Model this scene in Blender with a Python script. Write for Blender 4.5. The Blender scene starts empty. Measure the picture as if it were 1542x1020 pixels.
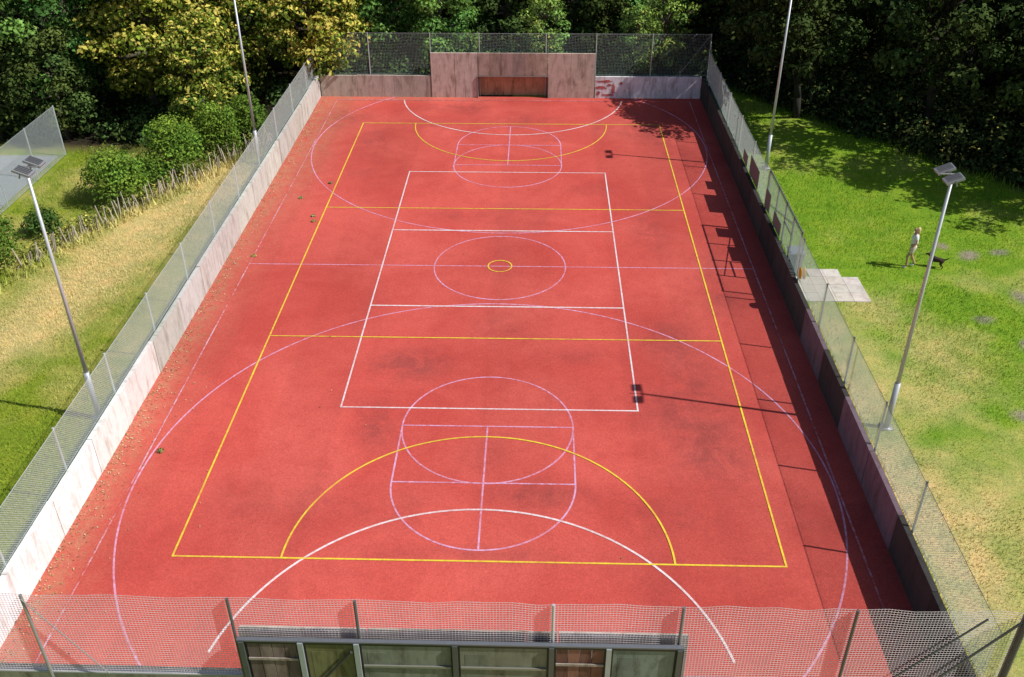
import bpy, math, numpy as np
from mathutils import Vector, Matrix
rng=np.random.default_rng(7)
sc=bpy.context.scene
col=sc.collection
# ------------------------------------------------------------ materials
def newmat(name):
    m=bpy.data.materials.new(name); m.use_nodes=True
    nt=m.node_tree
    for n in list(nt.nodes): nt.nodes.remove(n)
    out=nt.nodes.new('ShaderNodeOutputMaterial')
    return m,nt,out
class NT:
    def __init__(s,nt): s.nt=nt
    def n(s,t,**k):
        x=s.nt.nodes.new(t)
        for a,b in k.items(): setattr(x,a,b)
        return x
    def l(s,a,b): s.nt.links.new(a,b)
    def sock(s,node,idx,v):
        if v is None: return
        if isinstance(v,bpy.types.NodeSocket): s.l(v,node.inputs[idx])
        else: node.inputs[idx].default_value=v
    def math(s,op,a,b=0.0,clamp=False):
        x=s.n('ShaderNodeMath',operation=op,use_clamp=clamp); s.sock(x,0,a); s.sock(x,1,b); return x.outputs[0]
    def mix(s,f,a,b,mode='MIX'):
        x=s.n('ShaderNodeMixRGB',blend_type=mode); s.sock(x,0,f); s.sock(x,1,a if not isinstance(a,tuple) else (*a[:3],1)); s.sock(x,2,b if not isinstance(b,tuple) else (*b[:3],1)); return x.outputs[0]
    def noise(s,vec,scale,detail=4,rough=.55,dist=0):
        x=s.n('ShaderNodeTexNoise'); s.l(vec,x.inputs['Vector']); x.inputs['Scale'].default_value=scale
        x.inputs['Detail'].default_value=detail; x.inputs['Roughness'].default_value=rough; x.inputs['Distortion'].default_value=dist
        return x.outputs['Fac']
    def ramp(s,f,lo,hi):
        x=s.n('ShaderNodeMapRange'); s.sock(x,0,f); x.inputs[1].default_value=lo; x.inputs[2].default_value=hi; x.inputs[3].default_value=0; x.inputs[4].default_value=1; x.clamp=True
        return x.outputs[0]
    def obj(s,scale=None):
        t=s.n('ShaderNodeTexCoord').outputs['Object']
        if scale:
            m=s.n('ShaderNodeMapping'); s.l(t,m.inputs[0]); m.inputs['Scale'].default_value=scale; return m.outputs[0]
        return t
    def attr(s,name):
        return s.n('ShaderNodeAttribute',attribute_name=name)
    def bsdf(s,color,rough=.8,metal=0,bump=None,bstr=.3,bdist=.02,spec=.3):
        b=s.n('ShaderNodeBsdfPrincipled'); s.sock(b,'Base Color',color if not isinstance(color,tuple) else (*color[:3],1)); s.sock(b,'Roughness',rough); b.inputs['Metallic'].default_value=metal
        b.inputs['Specular IOR Level'].default_value=spec
        if bump is not None:
            bp=s.n('ShaderNodeBump'); s.l(bump,bp.inputs['Height']); bp.inputs['Strength'].default_value=bstr; bp.inputs['Distance'].default_value=bdist
            s.l(bp.outputs[0],b.inputs['Normal'])
        return b.outputs[0]

def mat_tint(name,scale=6,amp=.35,rough=.8,metal=0,dark=(.3,.27,.22),stain=.0,streak=False,spec=.3,bstr=.2):
    m,nt,out=newmat(name); g=NT(nt)
    a=g.attr('tint').outputs['Color']
    o=g.obj()
    n=g.noise(o,scale,6,.6)
    f=g.math('MULTIPLY_ADD',n,amp*2); 
    nt.nodes[-1].inputs[2].default_value=1-amp
    c=g.mix(1,a,f,'MULTIPLY')
    if stain>0:
        v=g.obj((1.6,1.6,.35)) if streak else o
        s1=g.ramp(g.noise(v,2.2,7,.7,.4),.48,.68)
        s1=g.math('MULTIPLY',s1,stain)
        c=g.mix(s1,c,g.mix(1,c,dark,'MULTIPLY'))
    g.l(g.bsdf(c,rough,metal,n,bstr,.02,spec),out.inputs[0]); return m
M_wall=mat_tint('weathered_concrete',5,.18,.9,stain=.75,streak=True,dark=(.5,.45,.38))
M_ply=mat_tint('weathered_plywood',3,.35,.85,stain=.9,streak=True,dark=(.4,.35,.3))
M_steel=mat_tint('galvanised_steel',8,.12,.5,.35,spec=.4)
M_plain=mat_tint('painted',10,.1,.6)
M_wire=mat_tint('mesh_wire',3,.1,.7)
M_bark=mat_tint('bark',7,.35,.95,bstr=.5)
M_paving=mat_tint('paving',9,.18,.9,stain=.4)

def mat_leaf(name,trans=.25):
    m,nt,out=newmat(name); g=NT(nt)
    c=g.attr('tint').outputs['Color']
    b=g.n('ShaderNodeBsdfDiffuse'); g.l(c,b.inputs[0])
    if trans>0:
        t=g.n('ShaderNodeBsdfTranslucent'); g.l(g.mix(1,c,(1.1,1.15,.5),'MULTIPLY'),t.inputs[0])
        x=g.n('ShaderNodeMixShader'); x.inputs[0].default_value=trans; g.l(b.outputs[0],x.inputs[1]); g.l(t.outputs[0],x.inputs[2])
        g.l(x.outputs[0],out.inputs[0])
    else: g.l(b.outputs[0],out.inputs[0])
    return m
M_leaf=mat_leaf('foliage',.2); M_leafd=mat_leaf('dark_foliage',0); M_grassb=mat_leaf('grass_blades',0)

# court surface : tint.r = stain plus darker right edge, g = dust, b = strip brightness
m,nt,out=newmat('red_court_surface'); g=NT(nt)
o=g.obj(); at=g.attr('tint'); sp=g.n('ShaderNodeSeparateColor'); g.l(at.outputs['Color'],sp.inputs[0])
nl=g.noise(o,.22,5,.6,.6); nm=g.noise(o,1.7,6,.68,.3); nf=g.noise(o,45,3,.7); ng=g.noise(o,12,4,.7)
c=g.mix(g.ramp(nl,.36,.66),(.49,.069,.054),(.60,.107,.083))
c=g.mix(g.math('MULTIPLY',g.ramp(nm,.48,.75),.4),c,(.40,.052,.044))
ns=g.noise(o,.9,7,.75,.8)
st=g.math('MULTIPLY',sp.outputs[0],g.math('MULTIPLY',g.ramp(ns,.32,.62),1.5),True)
c=g.mix(g.math('MULTIPLY',st,.55),c,(.20,.045,.042))
sc2=g.ramp(g.noise(g.obj((1,.35,1)),1.1,8,.8,1.2),.60,.78)
c=g.mix(g.math('MULTIPLY',sc2,.22),c,(.24,.05,.044))
du=g.math('MULTIPLY',sp.outputs[1],g.ramp(g.noise(o,2.6,7,.75,.5),.3,.62),True)
c=g.mix(g.math('MULTIPLY',du,.75),c,(.44,.20,.12))
c=g.mix(1,c,sp.outputs[2],'MULTIPLY')
c=g.mix(.8,c,g.mix(g.ramp(nf,.25,.75),(.55,.55,.55),(1.4,1.4,1.4)),'MULTIPLY')
c=g.mix(.45,c,g.mix(g.ramp(ng,.3,.7),(.75,.75,.75),(1.2,1.2,1.2)),'MULTIPLY')
g.l(g.bsdf(c,.9,0,nf,.35,.01,.15),out.inputs[0]); M_court=m

def mat_line(name,c0,wear):
    m,nt,out=newmat(name); g=NT(nt); o=g.obj()
    n=g.noise(o,7,6,.75); n2=g.noise(o,.5,3)
    f=g.math('MULTIPLY',g.ramp(g.math('ADD',n,g.math('MULTIPLY',n2,.5)),.60,.92),wear,True)
    c=g.mix(f,c0,(.51,.085,.068))
    c=g.mix(.5,c,g.mix(g.ramp(g.noise(o,45,3,.7),.25,.75),(.6,.6,.6),(1.2,1.2,1.2)),'MULTIPLY')
    g.l(g.bsdf(c,.8,spec=.15),out.inputs[0]); return m
M_yel=mat_line('yellow_line_paint',(.84,.66,.05),.6)
M_whi=mat_line('white_line_paint',(.82,.76,.77),.6)
M_pur=mat_line('lilac_line_paint',(.70,.40,.60),.85)
M_pal=mat_line('pale_line_paint',(.64,.40,.48),1.3)

# ground : tint color directly
m,nt,out=newmat('grass_ground'); g=NT(nt); o=g.obj()
a=g.attr('tint').outputs['Color']
n1=g.noise(o,1.1,8,.72,.3); n2=g.noise(o,16,6,.75); n3=g.noise(o,60,3,.7)
c=g.mix(g.math('MULTIPLY',g.ramp(n1,.45,.7),.5),a,g.mix(1,a,(1.8,1.25,1.5),'MULTIPLY'))
c=g.mix(g.math('MULTIPLY',g.ramp(n1,.52,.3),.35),c,g.mix(1,a,(.5,.62,.5),'MULTIPLY'))
c=g.mix(.8,c,g.mix(g.ramp(n2,.3,.72),(.5,.5,.5),(1.35,1.35,1.3)),'MULTIPLY')
c=g.mix(.6,c,g.mix(g.ramp(n3,.3,.7),(.6,.6,.6),(1.3,1.3,1.3)),'MULTIPLY')
g.l(g.bsdf(c,.95,0,n2,.6,.05,.1),out.inputs[0]); M_ground=m
m,nt,out=newmat('grey_tarmac'); g=NT(nt); o=g.obj()
c=g.mix(g.noise(o,3,6),(.22,.24,.25),(.33,.35,.36)); g.l(g.bsdf(c,.9),out.inputs[0]); M_tarmac=m

# ------------------------------------------------------------ mesh helpers
def mkobj(name,verts,faces,mat,parent=None,cols=None,smooth=False):
    me=bpy.data.meshes.new(name); verts=np.asarray(verts,dtype=np.float32).reshape(-1,3)
    if isinstance(faces,np.ndarray) and faces.ndim==2:
        k=faces.shape[1]; nf=len(faces)
        me.vertices.add(len(verts)); me.vertices.foreach_set('co',verts.ravel())
        me.loops.add(nf*k); me.loops.foreach_set('vertex_index',faces.ravel().astype(np.int32))
        me.polygons.add(nf); me.polygons.foreach_set('loop_start',np.arange(0,nf*k,k,dtype=np.int32))
        me.polygons.foreach_set('loop_total',np.full(nf,k,dtype=np.int32))
        me.update(calc_edges=True)
    else:
        me.from_pydata([tuple(v) for v in verts.tolist()],[],faces)
    if cols is not None:
        ca=me.attributes.new('tint','FLOAT_COLOR','POINT')
        c=np.ones((len(verts),4),dtype=np.float32); c[:,:3]=cols; ca.data.foreach_set('color',c.ravel())
    if smooth: me.polygons.foreach_set('use_smooth',np.ones(len(me.polygons),dtype=bool))
    me.materials.append(mat); me.update()
    ob=bpy.data.objects.new(name,me); col.objects.link(ob)
    if parent: ob.parent=parent
    return ob
def empty(name,loc=(0,0,0)):
    e=bpy.data.objects.new(name,None); e.location=loc; e.empty_display_size=.3; col.objects.link(e); return e
class MB:
    def __init__(s): s.v=[];s.f=[];s.c=[]
    def box(s,x0,x1,y0,y1,z0,z1,c=(.5,.5,.5),M=None):
        b=len(s.v)
        for z in (z0,z1):
            for x,y in ((x0,y0),(x1,y0),(x1,y1),(x0,y1)):
                p=Vector((x,y,z)); p=M@p if M is not None else p; s.v.append(tuple(p)); s.c.append(c)
        s.f+=[tuple(b+i for i in q) for q in ((3,2,1,0),(4,5,6,7),(0,1,5,4),(1,2,6,5),(2,3,7,6),(3,0,4,7))]
    def tube(s,p0,p1,r0,r1=None,n=8,c=(.5,.5,.5),cap=True):
        r1=r0 if r1 is None else r1
        p0=Vector(p0);p1=Vector(p1); d=(p1-p0).normalized()
        u=d.orthogonal().normalized(); w=d.cross(u); b=len(s.v)
        for p,r in ((p0,r0),(p1,r1)):
            for i in range(n):
                a=2*math.pi*i/n; s.v.append(tuple(p+(u*math.cos(a)+w*math.sin(a))*r)); s.c.append(c)
        for i in range(n):
            j=(i+1)%n; s.f.append((b+i,b+j,b+n+j,b+n+i))
        if cap: s.f.append(tuple(b+i for i in reversed(range(n)))); s.f.append(tuple(b+n+i for i in range(n)))
    def obj(s,name,mat,parent=None,smooth=False):
        return mkobj(name,s.v,s.f,mat,parent,np.array(s.c),smooth)
def vnoise(x,y,scale,seed):
    r=np.random.default_rng(seed).random((97,97)); x=np.asarray(x)/scale+500; y=np.asarray(y)/scale+500
    xi=np.floor(x).astype(int); yi=np.floor(y).astype(int); fx=x-xi; fy=y-yi
    fx=fx*fx*(3-2*fx); fy=fy*fy*(3-2*fy); a=xi%97;b=yi%97;a1=(xi+1)%97;b1=(yi+1)%97
    return (r[a,b]*(1-fx)+r[a1,b]*fx)*(1-fy)+(r[a,b1]*(1-fx)+r[a1,b1]*fx)*fy
def sstep(a,b,x):
    t=np.clip((x-a)/(b-a),0,1); return t*t*(3-2*t)
def pline_dist(x,y,pl):
    d=np.full(np.shape(x),1e9)
    for (ax,ay),(bx,by) in zip(pl[:-1],pl[1:]):
        vx,vy=bx-ax,by-ay; t=np.clip(((x-ax)*vx+(y-ay)*vy)/(vx*vx+vy*vy),0,1)
        d=np.minimum(d,np.hypot(x-ax-t*vx,y-ay-t*vy))
    return d
# key lines (metres; court centre = origin, +Y away from camera)
EDGE=[(10.8,23),(13,20.5),(16.5,16),(20,11.5),(24,7),(32,0),(60,-20)]   # woodland edge right
HEDGE=[(-11.8,13),(-13.0,10.4),(-14.1,8.2),(-15.5,5.3),(-17.0,2.3),(-18.3,-.8),(-19.2,-3.5),(-21,-9)]
SPOTS=[(17,-3.4),(17.8,-5.1),(18.6,-6.6),(18.2,1.3),(17.4,2.1),(19.5,1.6),(19.6,-3),(16.2,-9),(20.3,.2),(15.2,-12),(21,-4.6),(18.9,-1.9),(20.6,-2.2)]
def edge_y(x): return np.interp(x,[e[0] for e in EDGE],[e[1] for e in EDGE])
def grass_colour(x,y):
    x=np.asarray(x,float);y=np.asarray(y,float)
    n=vnoise(x,y,2.6,1)*.45+vnoise(x,y,1.1,2)*.3+vnoise(x,y,.45,3)*.25
    R=x>0
    dryR=.0+.66*sstep(-1,-5,y)*sstep(15.5,11.2,x)+.20*sstep(-3,-9,y)+.6*np.exp(-((x-19)**2/6+(y+.9)**2/.8))+.5*np.exp(-((x-14)**2/3+(y+2.6)**2/1.5))+.4*np.exp(-((x-14.5)**2/2+(y+6)**2/6))
    dryL=.22+.85*np.exp(-((pline_dist(x,y,[(-12.6,9),(-14.2,3),(-15.6,-2),(-17,-8)]))/1.5)**2)
    dryL=dryL-.25*sstep(-5,-10,y)
    dry=np.where(R,dryR,dryL); dry=np.clip(dry+(n-.5)*1.4*np.where(R&(y>0),.55,1),0,1)
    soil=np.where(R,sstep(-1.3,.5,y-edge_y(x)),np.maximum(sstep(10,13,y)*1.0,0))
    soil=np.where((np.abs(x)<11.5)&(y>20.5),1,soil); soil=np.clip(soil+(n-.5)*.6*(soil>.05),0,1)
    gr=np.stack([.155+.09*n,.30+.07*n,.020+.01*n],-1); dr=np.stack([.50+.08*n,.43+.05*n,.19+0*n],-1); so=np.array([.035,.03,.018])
    gr=np.where(R[...,None],gr,gr*np.array([1.1,.86,1.1]))
    c=gr*(1-dry[...,None])+dr*dry[...,None]
    for i,(sx,sy) in enumerate(SPOTS):
        q=.26+.04*(i%4); ang=i*1.3; ux=(x-sx)*math.cos(ang)+(y-sy)*math.sin(ang); uy=-(x-sx)*math.sin(ang)+(y-sy)*math.cos(ang)
        k=np.exp(-((ux/(q*1.25))**2+(uy/(q*.8))**2+(n-.5)*1.2)**2)[...,None]*((np.hypot(x-sx,y-sy)<1)[...,None]); c=c*(1-k*.85)+np.array([.30,.26,.21])*k*.85
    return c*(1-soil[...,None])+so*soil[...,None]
def axis(lo,hi,step,far):
    a=np.arange(lo,hi+1e-6,step); e=np.array([4,10,22,45,90,180,360]); e=e[e<=far]
    return np.concatenate([lo-e[::-1],a,hi+e])
gx=axis(-32,40,.22,360); gy=axis(-26,46,.22,360)
X,Y=np.meshgrid(gx,gy); Z=np.zeros_like(X)
mask=((np.abs(X)>11.6)|(np.abs(Y)>21))
Z=np.where(mask,(vnoise(X,Y,3,9)-.5)*.10+(vnoise(X,Y,.8,10)-.5)*.04,0)-.02
Z=np.where((X>10.6)&(X<14.2)&(Y>-3.5)&(Y<1.5),-.02,Z)
Z=np.where(X<-12.5,Z-.02,Z)
nx,ny=len(gx),len(gy); idx=np.arange(nx*ny).reshape(ny,nx)
F=np.stack([idx[:-1,:-1],idx[:-1,1:],idx[1:,1:],idx[1:,:-1]],-1).reshape(-1,4)
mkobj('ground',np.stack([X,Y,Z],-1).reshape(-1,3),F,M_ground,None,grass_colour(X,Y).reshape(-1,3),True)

# court slab
cx=np.linspace(-10.75,10.45,107); cy=np.linspace(-19.6,19.5,197)
X,Y=np.meshgrid(cx,cy)
st=np.zeros_like(X)
for (a,b,sx,sy,k) in [(-2.6,-6.6,1.3,.8,1),(6.0,-8.6,1.1,2.8,.6),(6.6,-11,1.0,1.2,.8),(1.7,-12.8,1.4,.5,.9),(-3.2,-9.8,.6,1.1,.8),(6.0,3.2,.7,2.0,.6),(5.7,-4.9,.8,1.2,.6),
    (-3.0,17.7,2,.7,.7),(1,16,1.6,.8,.5),(-8.6,16,1.2,1.6,.7),(-2.3,4.4,1.5,.6,.45),(5,14.6,1.4,1.4,.5),(0,-15.0,3,.3,.5),(7.6,13,1.0,3,.55),(4.9,-13.6,1.4,.8,.4),(-4.4,-13,.5,1.5,.4),(8.0,-1,.5,3,.45),(3.8,7.2,1.2,.6,.45),(-6.8,12,1,2,.4),(2.9,-6,.9,.5,.5)]:
    st+=k*np.exp(-((X-a)/sx)**2-((Y-b)/sy)**2)
st+=.3*sstep(.62,.95,vnoise(X,Y,2.2,31)); st+=.3*sstep(9.0,10.2,X)  # scattered patches, then darker towards the right wall
du=sstep(-9.6,-10.5,X)*1.0+.6*sstep(-7.5,-9.5,X)*sstep(0,12,Y)+.8*sstep(18.2,19.4,Y)*sstep(2,-6,X)+.35*sstep(-8.3,-10,X)+.3*sstep(-17.5,-19.3,Y)
bands=np.array([.97,1.03,.97,1.06,1.04,.97,1.03,.95,.89,.95]); bi=np.clip(((X+10.75)/2.12).astype(int),0,9); br=bands[bi]*(.92+.16*vnoise(X,Y,5,33))
nx,ny=len(cx),len(cy); idx=np.arange(nx*ny).reshape(ny,nx)
F=np.stack([idx[:-1,:-1],idx[:-1,1:],idx[1:,1:],idx[1:,:-1]],-1).reshape(-1,4)
court=mkobj('sports_court',np.stack([X,Y,np.full_like(X,.01)],-1).reshape(-1,3),F,M_court,None,np.stack([np.clip(st,0,1),np.clip(du,0,1),br],-1).reshape(-1,3))
# markings
def strip(pts,w,closed=False):
    p=np.array(pts,float); n=len(p)
    if closed: t=np.roll(p,-1,0)-np.roll(p,1,0)
    else: t=np.gradient(p,axis=0)
    t/=np.linalg.norm(t,axis=1)[:,None]; nn=np.stack([-t[:,1],t[:,0]],-1)*w/2
    v=np.concatenate([p+nn,p-nn]); f=[]
    for i in range(n if closed else n-1):
        j=(i+1)%n; f.append((i+n,j+n,j,i))
    return v,f
def lines(name,items,z,mat):
    V=[];F=[];k=0
    for i,it in enumerate(items):
        pts,w,cl=it; v,f=strip(pts,w,cl)
        zz=z+.0004*(i%9)
        V+= [(a,b,zz) for a,b in v]; F+=[tuple(q+k for q in ff) for ff in f]; k=len(V)
    mkobj(name,V,F,mat,court)
def arc(cx,cy,r,a0,a1,n=72): 
    a=np.radians(np.linspace(a0,a1,n)); return [(cx+r*math.cos(t),cy+r*math.sin(t)) for t in a]
def circ(cx,cy,r,n=96): return arc(cx,cy,r,0,360-360/n,n)
def seg(a,b): 
    a=np.array(a,float);b=np.array(b,float); return [tuple(a+(b-a)*t) for t in np.linspace(0,1,9)]
w=.052
Y0=[(seg((-7.65,15.25),(7.65,15.25)),w,0),(seg((-7.65,-15.25),(7.65,-15.25)),w,0),(seg((-7.625,-15.25),(-7.625,15.25)),w,0),(seg((7.625,-15.25),(7.625,15.25)),w,0),
 (seg((-7.625,5.08),(7.625,5.08)),w,0),(seg((-7.625,-5.08),(7.625,-5.08)),w,0),(arc(0,-15.25,4.9,0,180),w,0),(arc(0,15.25,4.9,180,360),w,0),(circ(0,0,.45,40),.05,1)]
lines('yellow_netball_lines',Y0,.022,M_yel)
W0=[(seg((-4.53,9),(4.53,9)),.052,0),(seg((-4.53,-9),(4.53,-9)),.052,0),(seg((-4.5,-9),(-4.5,9)),.052,0),(seg((4.5,-9),(4.5,9)),.052,0),
 (seg((-4.5,3),(4.5,3)),.07,0),(seg((-4.5,-3),(4.5,-3)),.07,0),(arc(0,-19.4,6.0,12,168),.06,0),(arc(0,19.7,6.0,188,352),.06,0)]
lines('white_court_lines',W0,.018,M_whi)
P0=[(seg((-9.6,0),(9.6,0)),.045,0),(circ(0,0,2.5),.05,1)]
for s in (-1,1):
    P0+=[(circ(0,s*12.35,9.55,160),.05,1),(circ(0,s*9.85,2.52),.05,1),
     (arc(0,s*12.35,2.52,0,180) if s>0 else arc(0,s*12.35,2.52,180,360),.05,0),
     (seg((-2.52,s*9.85),(-2.52,s*12.35)),.05,0),(seg((2.52,s*9.85),(2.52,s*12.35)),.05,0),
     (seg((-2.52,s*9.85),(2.52,s*9.85)),.05,0),(seg((-2.52,s*12.35),(2.52,s*12.35)),.05,0),(seg((0,s*9.85),(0,s*14.87)),.05,0)]
lines('lilac_basketball_lines',P0,.014,M_pur)
lines('pale_boundary_lines',[(seg((-9.62,-18.9),(-9.62,18.8)),.045,0),(seg((9.62,-18.9),(9.62,18.8)),.05,0),(seg((-9.6,18.8),(9.6,18.8)),.05,0)],.026,M_pal)

# ------------------------------------------------------------ walls
def jit(c,a=.12):
    k=1+rng.uniform(-a,a); return tuple(np.clip(np.array(c)*k*(1+rng.uniform(-.03,.03,3)),0,1))
def side_wall(name,xi,xo,colf):
    mb=MB(); y=-19.5
    while y<19.3:
        L=min(2.44,19.32-y); o=rng.uniform(-.012,.012); h=1.2+rng.uniform(-.012,.012)
        mb.box(min(xi,xo)+o,max(xi,xo)+o,y+.008,y+L-.008,0,h,colf(y))
        y+=L
    return mb.obj(name,M_wall)
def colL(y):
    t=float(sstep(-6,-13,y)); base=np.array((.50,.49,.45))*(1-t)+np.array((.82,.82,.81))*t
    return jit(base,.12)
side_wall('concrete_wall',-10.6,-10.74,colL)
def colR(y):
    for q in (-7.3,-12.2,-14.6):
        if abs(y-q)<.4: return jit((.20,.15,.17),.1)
    return jit((.05,.048,.045),.25)  # near-black tone: shade on this inner face is put into the colour
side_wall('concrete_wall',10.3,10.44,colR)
def endwall(name,Yf,s):
    root=empty(name,(0,0,0)); mb=MB(); th=.12
    def b(x0,x1,z0,z1,c,off=0,t=th):
        ya=Yf+s*off; yb=Yf+s*(off+t); mb.box(x0,x1,min(ya,yb),max(ya,yb),z0,z1,c)
    x=-10.58
    for i in range(3):
        L=6.1/3; b(x+.006,x+L-.006,0,1.2+rng.uniform(-.01,.01),jit((.46,.41,.35),.12),rng.uniform(0,.01)); x+=L
    x=4.5
    for i in range(3):
        L=5.76/3; b(x+.006,x+L-.006,0,1.2+rng.uniform(-.01,.01),jit((.78,.77,.77),.06),rng.uniform(0,.01)); x+=L
    for x0,x1 in ((-4.45,-3.15),(-3.15,-1.9),(1.9,3.15),(3.15,4.45)):
        b(x0+.005,x1-.005,0,2.45,jit((.50,.42,.35),.14),rng.uniform(-.03,-.02))
    x=-1.88
    for i in range(6):
        L=3.76/6; b(x+.004,x+L-.004,1.24,2.45,jit((.36,.28,.23),.2),rng.uniform(-.03,-.02)); x+=L
    mb.obj('wall_boards',M_ply,root)
    mb=MB()
    ya,yb=Yf+s*.10,Yf+s*.42
    mb.box(-1.9,1.9,min(yb,yb+s*.06),max(yb,yb+s*.06),0,1.22,(.46,.28,.16))
    mb.box(-1.96,-1.9,min(ya,yb),max(ya,yb),0,1.22,(.3,.15,.08)); mb.box(1.9,1.96,min(ya,yb),max(ya,yb),0,1.22,(.3,.15,.08))
    mb.box(-1.96,1.96,min(ya,yb),max(ya,yb),1.225,1.28,(.25,.2,.17))
    mb.obj('goal_recess',M_ply,root)
    mb=MB()
    for x in (-1.93,1.93): mb.tube((x,Yf-s*.06,0),(x,Yf-s*.06,1.2),.03,n=8,c=(.2,.17,.16))
    mb.tube((-1.93,Yf-s*.06,1.2),(1.93,Yf-s*.06,1.2),.03,n=8,c=(.2,.17,.16))
    mb.obj('goal_frame',M_steel,root)
    return root
endwall('goal_wall',19.35,1)
nearw=endwall('goal_wall',-19.45,-1)
V=[];F=[]
for (cx_,cz_,rx_,rz_) in ((5.0,.95,.5,.08),(4.85,.6,.35,.09),(5.5,.55,.10,.34),(5.9,.85,.10,.1),(5.2,.2,.4,.06),(4.7,.3,.12,.12),(5.25,.75,.15,.07)):
    k=len(V); n=18
    for i in range(n):
        a=2*math.pi*i/n; r=rng.uniform(.5,1.15); V.append((cx_+rx_*r*math.cos(a),19.342,cz_+rz_*r*math.sin(a)))
    F.append(tuple(range(k,k+n)))
mkobj('red_paint_patch',V,F,M_ply,None,np.tile((.48,.13,.12),(len(V),1)))
# outer (camera) side of near wall: boards stand outside the net
mb=MB(); yo=-19.80
xs=[-4.30,-3.14,-2.04,-.12,1.76,2.87,4.24]; pc=[(.17,.13,.11),(.15,.15,.06),(.21,.23,.17),(.20,.21,.15),(.21,.10,.07),(.20,.23,.20)]
for i in range(6):
    a,b_=xs[i]+.09,xs[i+1]-.09
    if i in (0,4):
        n=4; L=(b_-a)/n
        for k in range(n): mb.box(a+k*L+.006,a+(k+1)*L-.006,yo-.02+rng.uniform(-.008,.008),yo+.03,1.0,2.40,jit(pc[i],.35))
        mb.box(a,b_,yo-.055,yo-.03,1.95,2.01,(.34,.29,.24))
    else:
        mb.box(a,b_,yo-.02,yo+.03,1.0,2.40,jit(pc[i],.05))
        mb.box(a+.1,a+.5,yo-.024,yo-.021,1.1,2.2,jit(pc[i],.3))
mb.obj('backing_boards',M_ply,nearw)
mb=MB()
mb.box(-4.38,4.32,yo-.06,yo+.03,2.50,2.535,(.16,.17,.19))
mb.box(-4.32,4.28,yo-.03,yo+.03,2.41,2.495,(.04,.04,.038))
for i in (2,3): mb.box(xs[i]+.1,xs[i+1]-.1,yo-.06,yo-.025,1.80,1.85,(.24,.24,.20))
for i,x in enumerate(xs):
    mb.box(x-.05,x+.05,yo-.09,yo-.031,0,2.495,(.36,.40,.43) if i in (1,2,5) else (.09,.10,.10)); mb.box(x-.088,x+.088,yo-.015,yo+.02,0,2.405,(.03,.03,.028))
mb.tube((xs[2]-.1,yo-.1,2.3),(xs[1]+.1,yo-.1,1.1),.03,c=(.06,.06,.06))  # dark bar stands in for the diagonal shadow across the olive board
mb.obj('steel_framing_shadow_bar',M_steel,nearw)
mb=MB()
for x0,x1 in ((-10.7,-4.35),(4.3,10.6)): mb.box(x0,x1,-19.68,-19.575,1.205,1.25,(.5,.5,.5))
mb.obj('wall_capping',M_steel,nearw)

# ------------------------------------------------------------ mesh fences
def fence(name,p0,p1,z0,z1,pitch,r,style,posts,pz=None,wirec=(.5,.55,.5),postc=(.42,.45,.46),pr=.03,side=0,toprail=True):
    root=empty(name); p0=np.array(p0,float);p1=np.array(p1,float); L=np.linalg.norm(p1-p0); d=(p1-p0)/L; nrm=np.array([-d[1],d[0]])
    V=[];F=[]
    segs=[]; H=z1-z0
    if style=='diamond':
        for s in (1,-1):
            for a in np.arange(-H,L+H,pitch*1.414):
                t0,t1=0,H
                if s>0: t0=max(t0,-a); t1=min(t1,L-a)
                else: t0=max(t0,a-L); t1=min(t1,a)
                if t1-t0>.02: segs.append((a+s*t0,z0+t0,a+s*t1,z0+t1,.002*s))
    else:
        ph=np.random.default_rng(int(L*10)).uniform(0,6,4)
        us=np.arange(0,L,pitch); tp=lambda u:.025*math.sin(u*2.6+ph[0])+.02*math.sin(u*6.3+ph[2])
        for i,u in enumerate(us):
            segs.append((u+.02*math.sin(u*3),z0,u,z1+tp(u),0.002))
        for z in np.arange(z0,z1+.001,pitch):
            uu=np.linspace(0,L,int(L/.5)+1); k=(z-z0)/H
            zz=z+np.array([tp(q) for q in uu])*k+.008*np.sin(uu*5.1+ph[1])
            for i in range(len(uu)-1): segs.append((uu[i],zz[i],uu[i+1],zz[i+1],-.002))
    for (u0,za,u1,zb,off) in segs:
        A=np.array([*(p0+d*u0+nrm*off),za]);B=np.array([*(p0+d*u1+nrm*off),zb])
        t=(B-A)/np.linalg.norm(B-A); n1=np.array([nrm[0],nrm[1],0]); n2=np.cross(t,n1); k=len(V)
        for P in (A,B):
            for q in range(3):
                an=2.094*q; V.append(P+(n1*math.cos(an)+n2*math.sin(an))*r)
        for q in range(3): F.append((k+q,k+(q+1)%3,k+3+(q+1)%3,k+3+q))
    V=np.array(V); mkobj('netting',V,np.array(F),M_wire,root,np.tile(np.array(wirec),(len(V),1)))
    mb=MB(); off=nrm*side*.05
    for i,u in enumerate(posts):
        q=p0+d*u+off; cc=postc[i%len(postc)] if isinstance(postc,list) else postc
        mb.tube((q[0],q[1],0 if pz is None else pz),(q[0],q[1],z1+.03),pr,n=8,c=jit(cc,.1))
    pc0=postc[0] if isinstance(postc,list) else postc
    for z in ([z1] if toprail else [])+[z0+.02]:
        a=p0+off*.4;b=p1+off*.4; mb.tube((a[0],a[1],z),(b[0],b[1],z),.008 if z==z1 else .006,n=6,c=pc0)
    if len(posts) or toprail: mb.obj('posts',M_steel,root)
    return root
fence('mesh_fence',(-10.80,-19.4),(-10.80,19.3),1.15,2.45,.05,.0036,'diamond',np.arange(2.7,38,3.4),wirec=(.70,.76,.72),side=1,postc=(.62,.66,.68))
fence('mesh_fence',(10.50,-19.4),(10.50,-2.2),1.15,2.6,.05,.0036,'diamond',np.arange(4.4,17.3,3.1),wirec=(.58,.66,.56),side=-1,postc=(.18,.20,.20))
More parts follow.
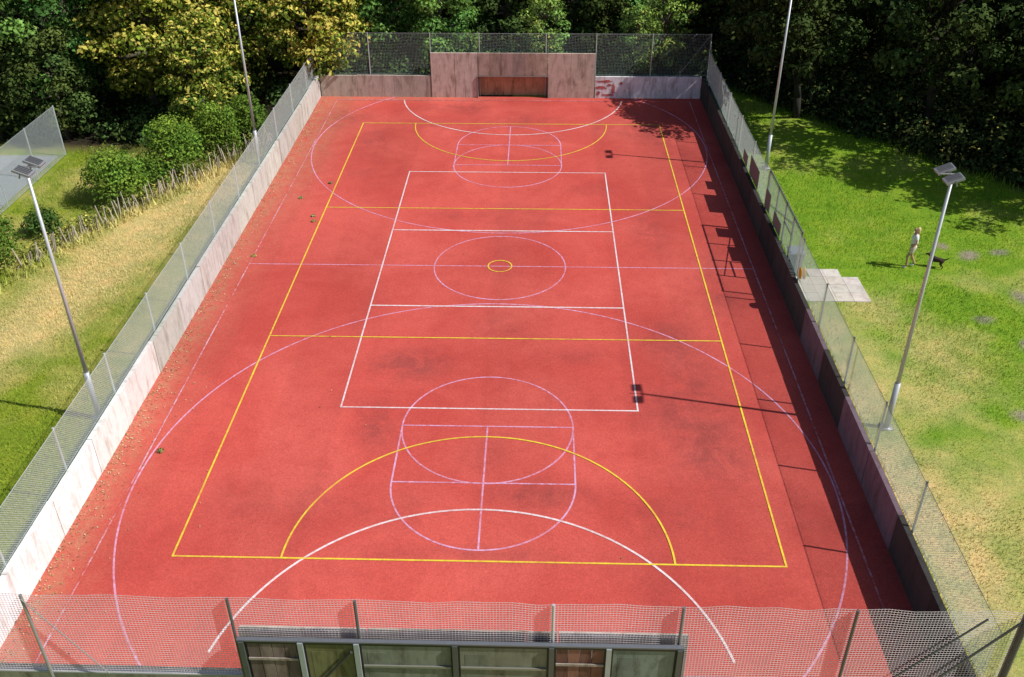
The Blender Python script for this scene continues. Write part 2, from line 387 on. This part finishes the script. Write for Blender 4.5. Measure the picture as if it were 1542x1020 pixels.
fence('mesh_fence',(10.50,3.2),(10.50,19.3),1.15,2.6,.05,.0034,'diamond',np.arange(0.05,16,3.1),wirec=(.58,.66,.60),side=-1,postc=(.4,.43,.43))
fn=fence('mesh_fence',(-10.72,-19.66),(10.60,-19.66),1.2,3.50,.062,.0045,'square',[0.02,2.3,6.28,8.72,12.5,14.95,18.2,21.3],wirec=(.74,.68,.69),side=-1,postc=[(.2,.2,.2),(.3,.3,.3),(.12,.13,.13),(.12,.13,.13),(.55,.57,.58),(.2,.21,.22),(.12,.12,.12)],pr=.032,toprail=False)
ff=fence('mesh_fence',(-10.72,19.62),(10.60,19.62),1.2,3.42,.08,.0024,'square',[0.02,2.9,6.25,8.9,12.5,15.2,18.2,21.3],wirec=(.50,.62,.56),side=0,postc=(.45,.5,.5),pr=.028)
for fr,y in ((fn,-19.75),(ff,19.70)):
    mb=MB()
    mb.tube((10.6,y,3.4),(9.1,y,1.3),.025,c=(.14,.15,.15)); 
    if fr is fn:
        mb.tube((9.9,y-.01,3.42),(8.2,y-.01,1.3),.02,c=(.14,.15,.15)); mb.tube((10.6,y-.04,0),(10.6,y-.04,3.62),.055,c=(.10,.10,.11))
        mb.tube((-8.42,-19.74,3.45),(-7.2,-19.74,1.3),.012,c=(.3,.3,.3))
    if fr is ff: mb.tube((10.55,19.6,3.35),(10.55,17.8,1.3),.02,c=(.3,.32,.32))
    mb.obj('corner_braces',M_steel,fr)
gate=empty('entrance_gate'); mb=MB()
for y in (3.2,1.6,.2,-1.0,-2.2): mb.tube((10.56,y,0),(10.56,y,2.7),.035,c=(.16,.18,.18))
mb.tube((10.56,3.2,2.65),(10.56,-2.2,2.65),.03,c=(.16,.18,.18)); mb.tube((10.56,.2,1.95),(10.56,-1.0,1.95),.03,c=(.16,.18,.18))
mb.tube((10.56,3.2,1.35),(10.56,-1.0,2.4),.02,c=(.2,.2,.2))
mb.obj('frame',M_steel,gate)
mb=MB(); mb.box(10.46,10.485,2.3,3.1,1.22,2.0,(.16,.19,.17)); mb.box(10.46,10.485,.3,1.5,1.22,1.75,(.16,.19,.17)); mb.obj('panel',M_plain,gate)
sub=fence('mesh_infill',(10.53,-2.2),(10.53,3.2),1.15,2.6,.05,.0032,'diamond',[],wirec=(.42,.5,.44)); sub.parent=gate
mb=MB(); mb.box(10.452,10.47,4.6,6.4,1.22,2.0,(.15,.16,.15)); mb.box(10.452,10.47,7.0,7.9,1.22,1.7,(.2,.2,.19)); mb.obj('fence_board',M_plain)
mb=MB(); mb.tube((10.60,-3.0,1.5),(10.62,-3.0,1.5),.22,n=24,c=(.9,.55,.03)); mb.tube((10.621,-3.0,1.5),(10.627,-3.0,1.5),.15,n=24,c=(.75,.7,.6)); mb.tube((10.48,-3.0,1.5),(10.474,-3.0,1.5),.2,n=24,c=(.9,.55,.03)); mb.obj('round_sign',M_plain)

# ------------------------------------------------------------ floodlights
def lamp(name,x,y,s):
    root=empty(name,(x,y,0)); mb=MB()
    mb.tube((0,0,0),(0,0,1.6),.085,.085,12,(.50,.52,.55)); mb.tube((0,0,1.6),(0,0,8.0),.06,.04,12,(.56,.58,.61))
    mb.box(-.17,.17,-.17,.17,0,.03,(.3,.3,.3))
    mb.obj('column',M_steel,root,True)
    mb=MB(); mb.tube((0,-.36,7.95),(0,.36,7.95),.025,c=(.25,.26,.27)); mb.tube((-.12*s,0,8.0),(.32*s,0,8.0),.02,c=(.25,.26,.27))
    for yy in (-.31,.31):
        M=Matrix.Translation((s*.10,yy,8.0))@Matrix.Rotation(s*math.radians(22),4,'Y')
        mb.box(-.22,.22,-.17,.17,-.03,.03,(.30,.31,.33),M)
        for k in range(4): mb.box(-.18,.18,-.13+k*.08,-.118+k*.08,.03,.07,(.22,.22,.23),M)
        mb.box(-.18,.18,-.13,.13,-.04,-.0305,(.6,.61,.63),M)
        mb.box(-.02,.02,-.19,-.172,-.12,.02,(.2,.2,.2),M); mb.box(-.02,.02,.172,.19,-.12,.02,(.2,.2,.2),M)
    mb.obj('floodlight_heads',M_steel,root)
    return root
lamp('floodlight_column',11.75,-9.6,-1);lamp('floodlight_column',-11.7,-9.6,1);lamp('floodlight_column',12.0,9.8,-1);lamp('floodlight_column',-11.7,9.9,1)

# ------------------------------------------------------------ paving slabs, bin
mb=MB()
for i in range(4):
    for j in range(4):
        x=11.0+.6*i; y=-2.35+.6*j
        if (i==3 and j>2) or (i==0 and j==3): continue
        mb.box(x+.006,x+.594,y+.006,y+.594,-.03,.012+rng.uniform(0,.005),jit((.58,.53,.46),.08))
mb.obj('paving_slabs',M_paving)
mb=MB(); B=(.13,.17,.22)
def frustum(mb,cx,cy,z0,z1,a0,b0,a1,b1,c):
    k=len(mb.v)
    for z,a,b in ((z0,a0,b0),(z1,a1,b1)):
        for sx,sy in ((-1,-1),(1,-1),(1,1),(-1,1)): mb.v.append((cx+sx*a,cy+sy*b,z)); mb.c.append(c)
    mb.f+=[tuple(k+i for i in q) for q in ((3,2,1,0),(4,5,6,7),(0,1,5,4),(1,2,6,5),(2,3,7,6),(3,0,4,7))]
frustum(mb,0,0,.06,.93,.2,.21,.27,.28,B); frustum(mb,0,0,.935,1.0,.3,.31,.24,.26,(.17,.21,.26)); mb.tube((.27,-.22,.97),(.27,.22,.97),.02,c=B)
mb.tube((.2,-.26,.1),(.2,-.2,.1),.1,n=14,c=(.03,.03,.03)); mb.tube((.2,.2,.1),(.2,.26,.1),.1,n=14,c=(.03,.03,.03))
bn=mb.obj('wheelie_bin',M_plain); bn.location=(11.05,-.2,-.02)

# ------------------------------------------------------------ vegetation
def leaves(cent,nrm,size,cols,elong=1.5):
    n=len(cent); r=rng.normal(size=(n,3)); t=np.cross(nrm,r); t/=np.linalg.norm(t,axis=1)[:,None]+1e-9; b=np.cross(nrm,t)
    s=size[:,None]; fold=nrm*s*.25
    V=np.stack([cent+t*s*elong*.5,cent+b*s*.42+fold,cent-t*s*elong*.5,cent-b*s*.42+fold],1).reshape(-1,3)
    F=np.arange(n*4).reshape(n,4); C=np.repeat(cols,4,axis=0); return V,F,C
def blob_leaves(blobs,dens,size,base,bloom=0.,bright=.35,shell=.5):
    cs=[];ns=[];ss=[];cc=[]
    for (x,y,z,rx,rz) in blobs:
        n=int(dens*rx*(rx+rz)/2*4); d=rng.normal(size=(n,3)); d/=np.linalg.norm(d,axis=1)[:,None]
        d[:,2]=np.where((d[:,2]<-.3)&(rng.random(n)<.6),-d[:,2],d[:,2])
        bump=1+.16*np.sin(d[:,0]*7+x)*np.sin(d[:,1]*6+y)+.12*np.sin(d[:,2]*9+z)
        r=(shell+(1-shell)*rng.random(n)**.6)*bump; stray=rng.random(n)<.06; r=np.where(stray,r*1.18,r)
        c=d*r[:,None]*np.array([rx,rx,rz])+np.array([x,y,z])
        nn=d*.7+np.array([0,0,.45])+rng.normal(size=(n,3))*.45; nn/=np.linalg.norm(nn,axis=1)[:,None]
        k=1+rng.uniform(-bright,bright); hue=rng.uniform(-.12,.18)
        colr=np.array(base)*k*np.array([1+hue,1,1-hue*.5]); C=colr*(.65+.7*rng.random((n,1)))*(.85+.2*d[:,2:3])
        if bloom>0:
            isb=(rng.random(n)<bloom*(np.clip(d[:,2]+.5,0,1)))&(r>.75)
            C=np.where(isb[:,None],np.array([.58,.50,.11])*(.7+.6*rng.random((n,1))),C)
        cs.append(c);ns.append(nn);ss.append(size*(.6+.8*rng.random(n)));cc.append(C)
    return leaves(np.concatenate(cs),np.concatenate(ns),np.concatenate(ss),np.concatenate(cc))
def tree_variant(name,H,R,z0,nl,base,dens=75,size=.17,bloom=0.,rl=(.24,.38),mat=None,lean=(0,0),bark=(.09,.075,.055)):
    blobs=[]
    for i in range(nl):
        u=(i+.5)/nl; a=i*2.399+rng.uniform(-.5,.5); zz=z0+(H-z0)*(u**.85)
        prof=math.sin(math.pi*min(1,.12+.83*u))**.6; rr=R*prof*rng.uniform(.35,.95)
        rb=R*rng.uniform(*rl); blobs.append((rr*math.cos(a)+lean[0],rr*math.sin(a)+lean[1],zz,rb,rb*rng.uniform(.6,.85)))
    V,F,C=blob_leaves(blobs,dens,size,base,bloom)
    crown=mkobj('tmp',V,F,mat or M_leaf,None,C); cm=crown.data; bpy.data.objects.remove(crown)
    mb=MB(); tr=R*.06+.08; pts=[(0,0,-.2)]
    for k in range(1,6): pts.append((rng.uniform(-.15,.15)*k*.5+lean[0]*k/6,rng.uniform(-.15,.15)*k*.5+lean[1]*k/6,H*.85*k/5))
    for k in range(5): mb.tube(pts[k],pts[k+1],tr*(1-k*.17),tr*(1-(k+1)*.17),9,bark)
    for (x,y,z,rb,_) in blobs:
        k=min(4,max(0,int((z*.75)/(H*.85/5)))); s=np.array(pts[k])*.5+np.array(pts[k+1])*.5
        mid=(s+np.array([x,y,z]))/2+np.array([0,0,-.1*R]); mb.tube(s,mid,tr*.4,tr*.25,6,bark); mb.tube(mid,(x,y,z),tr*.25,tr*.08,6,bark)
    t=mb.obj('tmp',M_bark,None,True); tm=t.data; bpy.data.objects.remove(t)
    return cm,tm
VAR={
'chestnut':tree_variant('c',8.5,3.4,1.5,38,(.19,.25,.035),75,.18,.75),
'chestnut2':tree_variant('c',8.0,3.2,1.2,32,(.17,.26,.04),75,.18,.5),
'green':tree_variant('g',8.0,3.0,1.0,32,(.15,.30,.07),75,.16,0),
'dark':tree_variant('d',9.5,3.5,.8,36,(.040,.060,.020),46,.22,0,mat=M_leafd),  # dark variants: leaf colour also carries the shade these trees give each other
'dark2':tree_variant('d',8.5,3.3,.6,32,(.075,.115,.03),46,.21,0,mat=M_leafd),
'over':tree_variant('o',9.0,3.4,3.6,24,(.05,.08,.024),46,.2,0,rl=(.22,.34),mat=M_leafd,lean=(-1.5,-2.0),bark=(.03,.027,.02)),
'light':tree_variant('l',6.0,1.9,1.2,26,(.26,.42,.10),90,.12,.05),
}
def tree(name,var,x,y,s=1,sz=None):
    e=empty(name,(x,y,0)); cm,tm=VAR[var]
    for n,m in (('crown',cm),('trunk',tm)):
        o=bpy.data.objects.new(n,m); col.objects.link(o); o.parent=e
    e.scale=(s,s,sz or s); e.rotation_euler=(0,0,rng.uniform(0,6.28) if var!='over' else rng.uniform(-.4,.4))
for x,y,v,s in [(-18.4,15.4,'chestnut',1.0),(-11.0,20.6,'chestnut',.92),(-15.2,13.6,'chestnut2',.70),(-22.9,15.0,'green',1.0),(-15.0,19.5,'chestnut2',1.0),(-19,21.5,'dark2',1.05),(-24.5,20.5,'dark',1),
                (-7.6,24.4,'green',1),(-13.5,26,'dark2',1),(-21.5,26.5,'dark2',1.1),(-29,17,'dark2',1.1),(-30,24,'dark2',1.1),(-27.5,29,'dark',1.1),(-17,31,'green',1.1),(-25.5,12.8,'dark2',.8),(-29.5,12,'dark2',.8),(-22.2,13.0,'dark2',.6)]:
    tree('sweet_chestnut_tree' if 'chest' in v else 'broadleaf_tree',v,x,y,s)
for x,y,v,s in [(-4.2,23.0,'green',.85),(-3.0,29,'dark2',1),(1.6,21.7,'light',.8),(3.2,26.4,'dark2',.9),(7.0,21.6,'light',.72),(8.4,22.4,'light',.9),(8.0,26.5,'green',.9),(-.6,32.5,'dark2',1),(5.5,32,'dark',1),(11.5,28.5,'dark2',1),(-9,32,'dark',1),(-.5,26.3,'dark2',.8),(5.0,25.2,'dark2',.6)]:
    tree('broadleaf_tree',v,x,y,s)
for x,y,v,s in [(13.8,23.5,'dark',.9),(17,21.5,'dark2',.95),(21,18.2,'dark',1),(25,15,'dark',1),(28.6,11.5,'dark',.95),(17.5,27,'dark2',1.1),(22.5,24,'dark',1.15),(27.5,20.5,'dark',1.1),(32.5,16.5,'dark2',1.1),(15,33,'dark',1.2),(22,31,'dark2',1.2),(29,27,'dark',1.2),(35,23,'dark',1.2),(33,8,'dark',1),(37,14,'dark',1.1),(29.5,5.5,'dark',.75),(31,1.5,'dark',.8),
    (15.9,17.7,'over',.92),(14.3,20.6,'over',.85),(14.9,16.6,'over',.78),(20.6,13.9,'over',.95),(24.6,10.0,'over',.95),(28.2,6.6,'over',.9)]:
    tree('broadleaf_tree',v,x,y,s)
bl=[]
for i in range(150):
    x=rng.uniform(-60,65); y=rng.uniform(36,52); bl.append((x,y,rng.uniform(.5,9),rng.uniform(1.5,3),rng.uniform(1.2,2.2)))
V,F,C=blob_leaves(bl,20,.38,(.04,.06,.018)); mkobj('distant_woodland',V,F,M_leafd,None,C)
bl=[]
def along(pl,step):
    out=[]
    for (ax,ay),(bx,by) in zip(pl[:-1],pl[1:]):
        L=math.hypot(bx-ax,by-ay); n=max(1,int(L/step))
        for i in range(n): t=(i+rng.random())/n; out.append((ax+(bx-ax)*t,ay+(by-ay)*t))
    return out
for x,y in along(EDGE[:6],.45):
    for k in range(4):
        o=.1+k*.8+rng.uniform(-.5,.7); bl.append((x+o*.7,y+o*.75,rng.uniform(.1,.6)+k*.6,rng.uniform(.35,.95),rng.uniform(.3,.9)))
V,F,C=blob_leaves(bl,70,.15,(.05,.075,.025),.05); mkobj('undergrowth',V,F,M_leafd,None,C)
bl=[]
for x,y in along([(-12.2,20.6),(11,21.2)],.5): bl.append((x,y+rng.uniform(0,1.5),rng.uniform(.3,1.6),rng.uniform(.5,.9),rng.uniform(.4,.9)))
for i in range(90): bl.append((rng.uniform(-26,-12),rng.uniform(12.5,20),rng.uniform(.1,.6),rng.uniform(.5,1.0),rng.uniform(.3,.8)))
V,F,C=blob_leaves(bl,70,.14,(.075,.125,.035)); mkobj('undergrowth',V,F,M_leafd,None,C)
def bush(x,y,R,H,base=(.18,.30,.045)):
    bl=[]
    for i in range(16):
        a=i*2.4; u=(i+.5)/16; rr=R*.6*math.sqrt(1-u*.7); q=rng.uniform(.85,1.15); bl.append((rr*math.cos(a),rr*math.sin(a),H*(.22+.58*u),R*.45*q,H*.25*q))
    V,F,C=blob_leaves(bl,190,.085,base,0,.22); e=empty('shrub',(x,y,0)); mkobj('foliage',V,F,M_leaf,e,C)
    mb=MB()
    for i in range(7): a=i*.9; mb.tube((.05*math.cos(a),.05*math.sin(a),-.1),(R*.4*math.cos(a),R*.4*math.sin(a),H*.5),.04,.015,6,(.2,.16,.11))
    mb.obj('stems',M_bark,e)
bush(-16.8,5.7,1.5,2.2); bush(-15.1,8.6,1.45,2.7); bush(-13.8,10.8,1.2,2.6); bush(-19.7,-.2,1.5,2.3,(.14,.25,.04)); bush(-20.4,-2.6,1.4,2.0,(.14,.25,.04)); bush(-18.6,2.4,.8,1.1,(.09,.16,.035)); bush(-12.9,12.8,1.1,2.3,(.12,.22,.035)); bush(-16.0,7.3,.9,1.5,(.12,.22,.035))
bl=[]
for x,y in along(HEDGE,.25): bl.append((x-.35+rng.uniform(-.3,.25),y+.25,rng.uniform(.05,.4),rng.uniform(.15,.42),rng.uniform(.15,.42)))
V,F,C=blob_leaves(bl,170,.07,(.20,.24,.06),.25); mkobj('hedgerow',V,F,M_leafd,None,C)
mb=MB()
for x,y in along(HEDGE,.2):
    if vnoise(x,y,1.3,77)<.35: continue
    x+=rng.uniform(-.12,.12); y+=rng.uniform(-.12,.12)
    h=rng.uniform(.3,.95); a=rng.uniform(-.2,.2); b=rng.uniform(-.2,.2); mb.tube((x,y,-.05),(x+a,y+b,h),.04,.022,6,jit((.44,.38,.30),.3))
for x,y in along(HEDGE,.35):
    a=rng.uniform(-.9,.9); mb.tube((x,y,rng.uniform(.1,.5)),(x+a*.45,y-a+rng.uniform(-.1,.1),rng.uniform(.1,.6)),.02,.01,5,jit((.36,.3,.22),.3))
mb.obj('stake_fence',M_bark)
mb=MB(); mb.box(-40,-21.6,-3,10.5,-.02,.045,(.2,.2,.2)); mb.obj('tarmac_court',M_tarmac)
fence('mesh_fence',(-21.3,-4),(-21.3,10.8),0,2.4,.06,.004,'diamond',np.arange(0,15,2.95),wirec=(.6,.66,.66),side=0,postc=(.5,.53,.54))

# grass blades
def scatter(n,x0,x1,y0,y1,h0,h1,filt=None):
    x=rng.uniform(x0,x1,n);y=rng.uniform(y0,y1,n)
    k=~((x>10.9)&(x<13.5)&(y>-2.4)&(y<.1))
    if filt is not None: k&=filt(x,y)
    x=x[k];y=y[k]
    n=len(x); h=rng.uniform(h0,h1,n); a=rng.uniform(0,6.28,n); w=.006+h*.07; lx=rng.normal(0,.35,n)*h; ly=rng.normal(0,.35,n)*h
    z=np.full(n,-.03); dx=np.cos(a)*w; dy=np.sin(a)*w
    V=np.stack([np.stack([x-dx,y-dy,z],-1),np.stack([x+dx,y+dy,z],-1),np.stack([x+lx,y+ly,z+h+.03],-1)],1).reshape(-1,3)
    C=grass_colour(x,y)*(.8+.8*rng.random((n,1))); return V,np.repeat(C,3,0)
parts=[scatter(170000,10.7,27,-20,20,.03,.08,lambda x,y:y<edge_y(x)+.3),scatter(110000,-21,-10.95,-20,12,.03,.09),
 scatter(9000,10.6,11.1,-20,19,.08,.25),scatter(12000,-11.3,-10.85,-20,19,.08,.28),
 scatter(14000,-20,-12,-5,13,.12,.4,lambda x,y:pline_dist(x,y,HEDGE)<.7),scatter(14000,11,27,3,22,.12,.45,lambda x,y:np.abs(y-edge_y(x))<.9)]
V=np.concatenate([p[0] for p in parts]);C=np.concatenate([p[1] for p in parts])
mkobj('grass',V,np.arange(len(V)).reshape(-1,3),M_grassb,None,C)
n=1800; x=-10.58+np.abs(rng.normal(0,.3,n)); y=rng.uniform(-19,19.2,n)
m2=rng.random(n)<.10; x=np.where(m2,rng.normal(-9.6,.5,n).clip(-10.5,10),x); m3=rng.random(n)<.02; x=np.where(m3,rng.uniform(-10,9,n),x)
cen=np.stack([x,y,rng.uniform(.035,.045,n)],-1); nn=rng.normal(size=(n,3))*.3+np.array([0,0,1]); nn/=np.linalg.norm(nn,axis=1)[:,None]
cc=np.array([[.5,.38,.22],[.3,.26,.1],[.55,.45,.28],[.2,.12,.07]])[rng.integers(0,4,n)]
V,F,C=leaves(cen,nn,rng.uniform(.02,.05,n),cc); mkobj('fallen_leaves',V,F,M_leafd,None,C)
bl=[(a,b,.04,.10,.04) for a,b in ((-7.9,7.6),(-8.0,4.2),(-7.9,3.7),(-9.6,0.6),(-9.3,-11.2),(-8.9,6.0))]
V,F,C=blob_leaves(bl,1800,.05,(.34,.34,.12)); mkobj('fallen_leaves',V,F,M_leafd,None,C)

# ------------------------------------------------------------ person & dog
def solid(name,c,rough=.8):
    m,nt,out=newmat(name); g=NT(nt); n=g.noise(g.obj(),25,3); cc=g.mix(n,tuple(np.array(c)*.85),tuple(np.array(c)*1.12)); g.l(g.bsdf(cc,rough,spec=.2),out.inputs[0]); return m
def skin(name,pts,edges,rad,mat,parent,sub=2):
    me=bpy.data.meshes.new(name); me.from_pydata(pts,edges,[]); ob=bpy.data.objects.new(name,me); col.objects.link(ob); ob.parent=parent
    md=ob.modifiers.new('s','SKIN'); md.use_smooth_shade=True
    for i,r in enumerate(rad):
        rr=r if isinstance(r,tuple) else (r,r); me.skin_vertices[0].data[i].radius=rr
    me.skin_vertices[0].data[0].use_root=True
    s=ob.modifiers.new('u','SUBSURF'); s.levels=sub; s.render_levels=sub
    me.materials.append(mat); return ob
def chain(*ids): return [(a,b) for a,b in zip(ids[:-1],ids[1:])]
S=solid('skin',(.52,.30,.21)); WH=solid('white_shirt',(.76,.76,.80)); SH=solid('beige_shorts',(.68,.58,.50)); HA=solid('blond_hair',(.68,.50,.24)); SN=solid('shoe',(.7,.7,.7)); DK=solid('dog_dark_fur',(.05,.033,.022)); TN=solid('dog_tan_fur',(.26,.12,.045))
pe=empty('person',(15.55,.3,0)); pe.rotation_euler=(0,0,math.radians(168))
P=[(0,0,.92),(0,0,1.06),(.01,0,1.24),(0,0,1.40),(.01,0,1.47),(.03,0,1.56),(.02,0,1.63),
 (0,.15,1.37),(-.04,.21,1.12),(.12,.22,.92),(0,-.15,1.37),(-.02,-.21,1.11),(-.06,-.24,.87),
 (0,.09,.88),(.14,.10,.48),(.10,.10,.10),(.0+.24,.11,.03),(0,-.09,.88),(-.02,-.10,.47),(-.20,-.10,.13),(-.10,-.10,.03)]
E=chain(0,1,2,3,4,5,6)+chain(3,7,8,9)+chain(3,10,11,12)+chain(0,13,14,15,16)+chain(0,17,18,19,20)
R=[(.13,.10),(.105,.085),(.13,.09),(.06,.06),(.045,.045),(.085,.095),(.07,.08),.05,.038,.026,.05,.038,.026,.085,.052,.034,.03,.085,.052,.034,.03]
skin('body',P,E,R,S,pe)
skin('shirt',[(0,0,.95),(0,0,1.08),(.01,0,1.25),(0,0,1.385),(0,.16,1.37),(-.02,.19,1.22),(0,-.16,1.37),(-.01,-.19,1.22)],chain(0,1,2,3,4,5)+chain(3,6,7),[(.155,.125),(.135,.11),(.15,.11),.075,.068,.06,.068,.06],WH,pe)
skin('shorts',[(0,0,.97),(0,0,.90),(.0,.10,.84),(.08,.105,.62),(0,-.10,.84),(-.01,-.105,.62)],chain(0,1,2,3)+chain(1,4,5),[(.15,.12),(.15,.12),.105,.085,.105,.085],SH,pe)
skin('hair',[(.0,0,1.66),(-.045,0,1.60),(-.07,0,1.50),(-.075,0,1.40)],chain(0,1,2,3),[(.085,.085),(.095,.09),(.075,.06),(.05,.03)],HA,pe)
skin('nose',[(.10,0,1.57),(.125,0,1.555)],[(0,1)],[.012,.012],S,pe,1)
for sy in (1,-1):
    skin('ear',[(.03,sy*.085,1.575),(.03,sy*.092,1.545)],[(0,1)],[.014,.012],S,pe,1)
    skin('eye',[(.105,sy*.032,1.585),(.107,sy*.032,1.584)],[(0,1)],[.009,.009],DK,pe,1)
skin('mouth',[(.108,-.02,1.525),(.11,.02,1.525)],[(0,1)],[.006,.006],TN,pe,1)
for (hx,hy,hz,s) in ((.12,.22,.92,1),(-.06,-.24,.87,-1)):
    skin('palm',[(hx,hy,hz),(hx+.02,hy,hz-.045),(hx+.03,hy,hz-.08)],chain(0,1,2),[(.02,.025),(.018,.036),(.015,.036)],S,pe,1)
    for k,(o,L) in enumerate(((-.028,.062),(-.01,.072),(.01,.068),(.027,.054))):
        skin('finger',[(hx+.03+o,hy,hz-.075),(hx+.035+o,hy-.004*s,hz-.075-L*.55),(hx+.03+o,hy-.018*s,hz-.075-L)],chain(0,1,2),[.009,.008,.007],S,pe,1)
    skin('thumb',[(hx+.03,hy-.01*s,hz-.03),(hx+.065,hy-.02*s,hz-.06),(hx+.07,hy-.03*s,hz-.085)],chain(0,1,2),[.011,.01,.008],S,pe,1)
for q,h in (((.0+.10,.10,.05),0),((-.20,-.10,.08),0)):
    skin('shoe',[q,(q[0]+.09,q[1],q[2]-.01),(q[0]+.17,q[1],.035)],chain(0,1,2),[(.045,.05),(.045,.045),(.035,.03)],SN,pe,1)
dg=empty('dog',(16.55,.3,0)); dg.rotation_euler=(0,0,math.radians(150)); dg.scale=(.85,.85,.85)
P=[(-.22,0,.40),(-.02,0,.39),(.18,0,.40),(.30,0,.50),(.37,0,.58),(.50,0,.55),(-.30,0,.45),(-.42,0,.52),(-.48,0,.60),
 (-.24,.08,.34),(-.16,.09,.25),(-.31,.09,.15),(-.28,.09,.02),(-.24,-.08,.34),(-.12,-.09,.25),(-.24,-.09,.15),(-.20,-.09,.02),
 (.20,.07,.30),(.18,.08,.16),(.20,.08,.02),(.20,-.07,.30),(.25,-.08,.16),(.28,-.08,.02)]
E=chain(0,1,2,3,4,5)+chain(0,6,7,8)+chain(0,9,10,11,12)+chain(0,13,14,15,16)+chain(2,17,18,19)+chain(2,20,21,22)
R=[(.10,.10),(.10,.105),(.105,.13),.07,.07,.028,.04,.025,.015,.07,.05,.025,.028,.07,.05,.025,.028,.05,.03,.028,.05,.03,.028]
skin('body',P,E,R,DK,dg)
for s in (1,-1): skin('ear',[(.35,s*.05,.63),(.33,s*.075,.70)],[(0,1)],[.028,.01],DK,dg,1)
skin('muzzle',[(.44,0,.56),(.53,0,.545)],[(0,1)],[.035,.025],TN,dg,1)
skin('chest_fur',[(.22,0,.34),(.27,0,.42)],[(0,1)],[(.09,.09),(.07,.07)],TN,dg,1)
skin('lead',[(.32,0,.56),(.70,.12,.52),(1.12,.24,.98)],chain(0,1,2),[.008,.008,.008],DK,dg,1)

# ------------------------------------------------------------ camera, sun, sky
x,y,z,pi_,ya,ro,f=1.35577,-32.16175,17.58132,0.57499,-0.02802,0.00311,1442.58395
cp,sp_=math.cos(pi_),math.sin(pi_)
Fv=np.array([math.sin(ya)*cp,math.cos(ya)*cp,-sp_]); Rv=np.array([math.cos(ya),-math.sin(ya),0.]); D=np.cross(Fv,Rv); D=D if D[2]<0 else -D
R2=Rv*math.cos(ro)+D*math.sin(ro); D2=-Rv*math.sin(ro)+D*math.cos(ro)
cam=bpy.data.cameras.new('camera'); co=bpy.data.objects.new('camera',cam); col.objects.link(co)
Mx=Matrix(((R2[0],-D2[0],-Fv[0],x),(R2[1],-D2[1],-Fv[1],y),(R2[2],-D2[2],-Fv[2],z),(0,0,0,1))); co.matrix_world=Mx
cam.sensor_width=36; cam.lens=f/1542*36; cam.clip_end=1500; cam.clip_start=.1; sc.camera=co
sd=Vector((-7.1,1.5,-8.0)).normalized()
sl=bpy.data.lights.new('sun','SUN'); sl.energy=5.0; sl.angle=math.radians(.5); sl.color=(1,.965,.92)
so=bpy.data.objects.new('sun',sl); col.objects.link(so); so.rotation_euler=sd.to_track_quat('-Z','Y').to_euler(); so.location=(30,-10,40)
wd=bpy.data.worlds.new('World'); sc.world=wd; wd.use_nodes=True; nt=wd.node_tree
bg=nt.nodes.get('Background') or nt.nodes.new('ShaderNodeBackground'); sk=nt.nodes.new('ShaderNodeTexSky'); sk.sky_type='NISHITA'; sk.sun_disc=False
sk.sun_elevation=math.radians(47.8); sk.sun_rotation=math.radians(101.9); nt.links.new(sk.outputs[0],bg.inputs[0]); bg.inputs[1].default_value=.085
sc.view_settings.view_transform='Standard'; sc.view_settings.look='None'; sc.view_settings.exposure=0
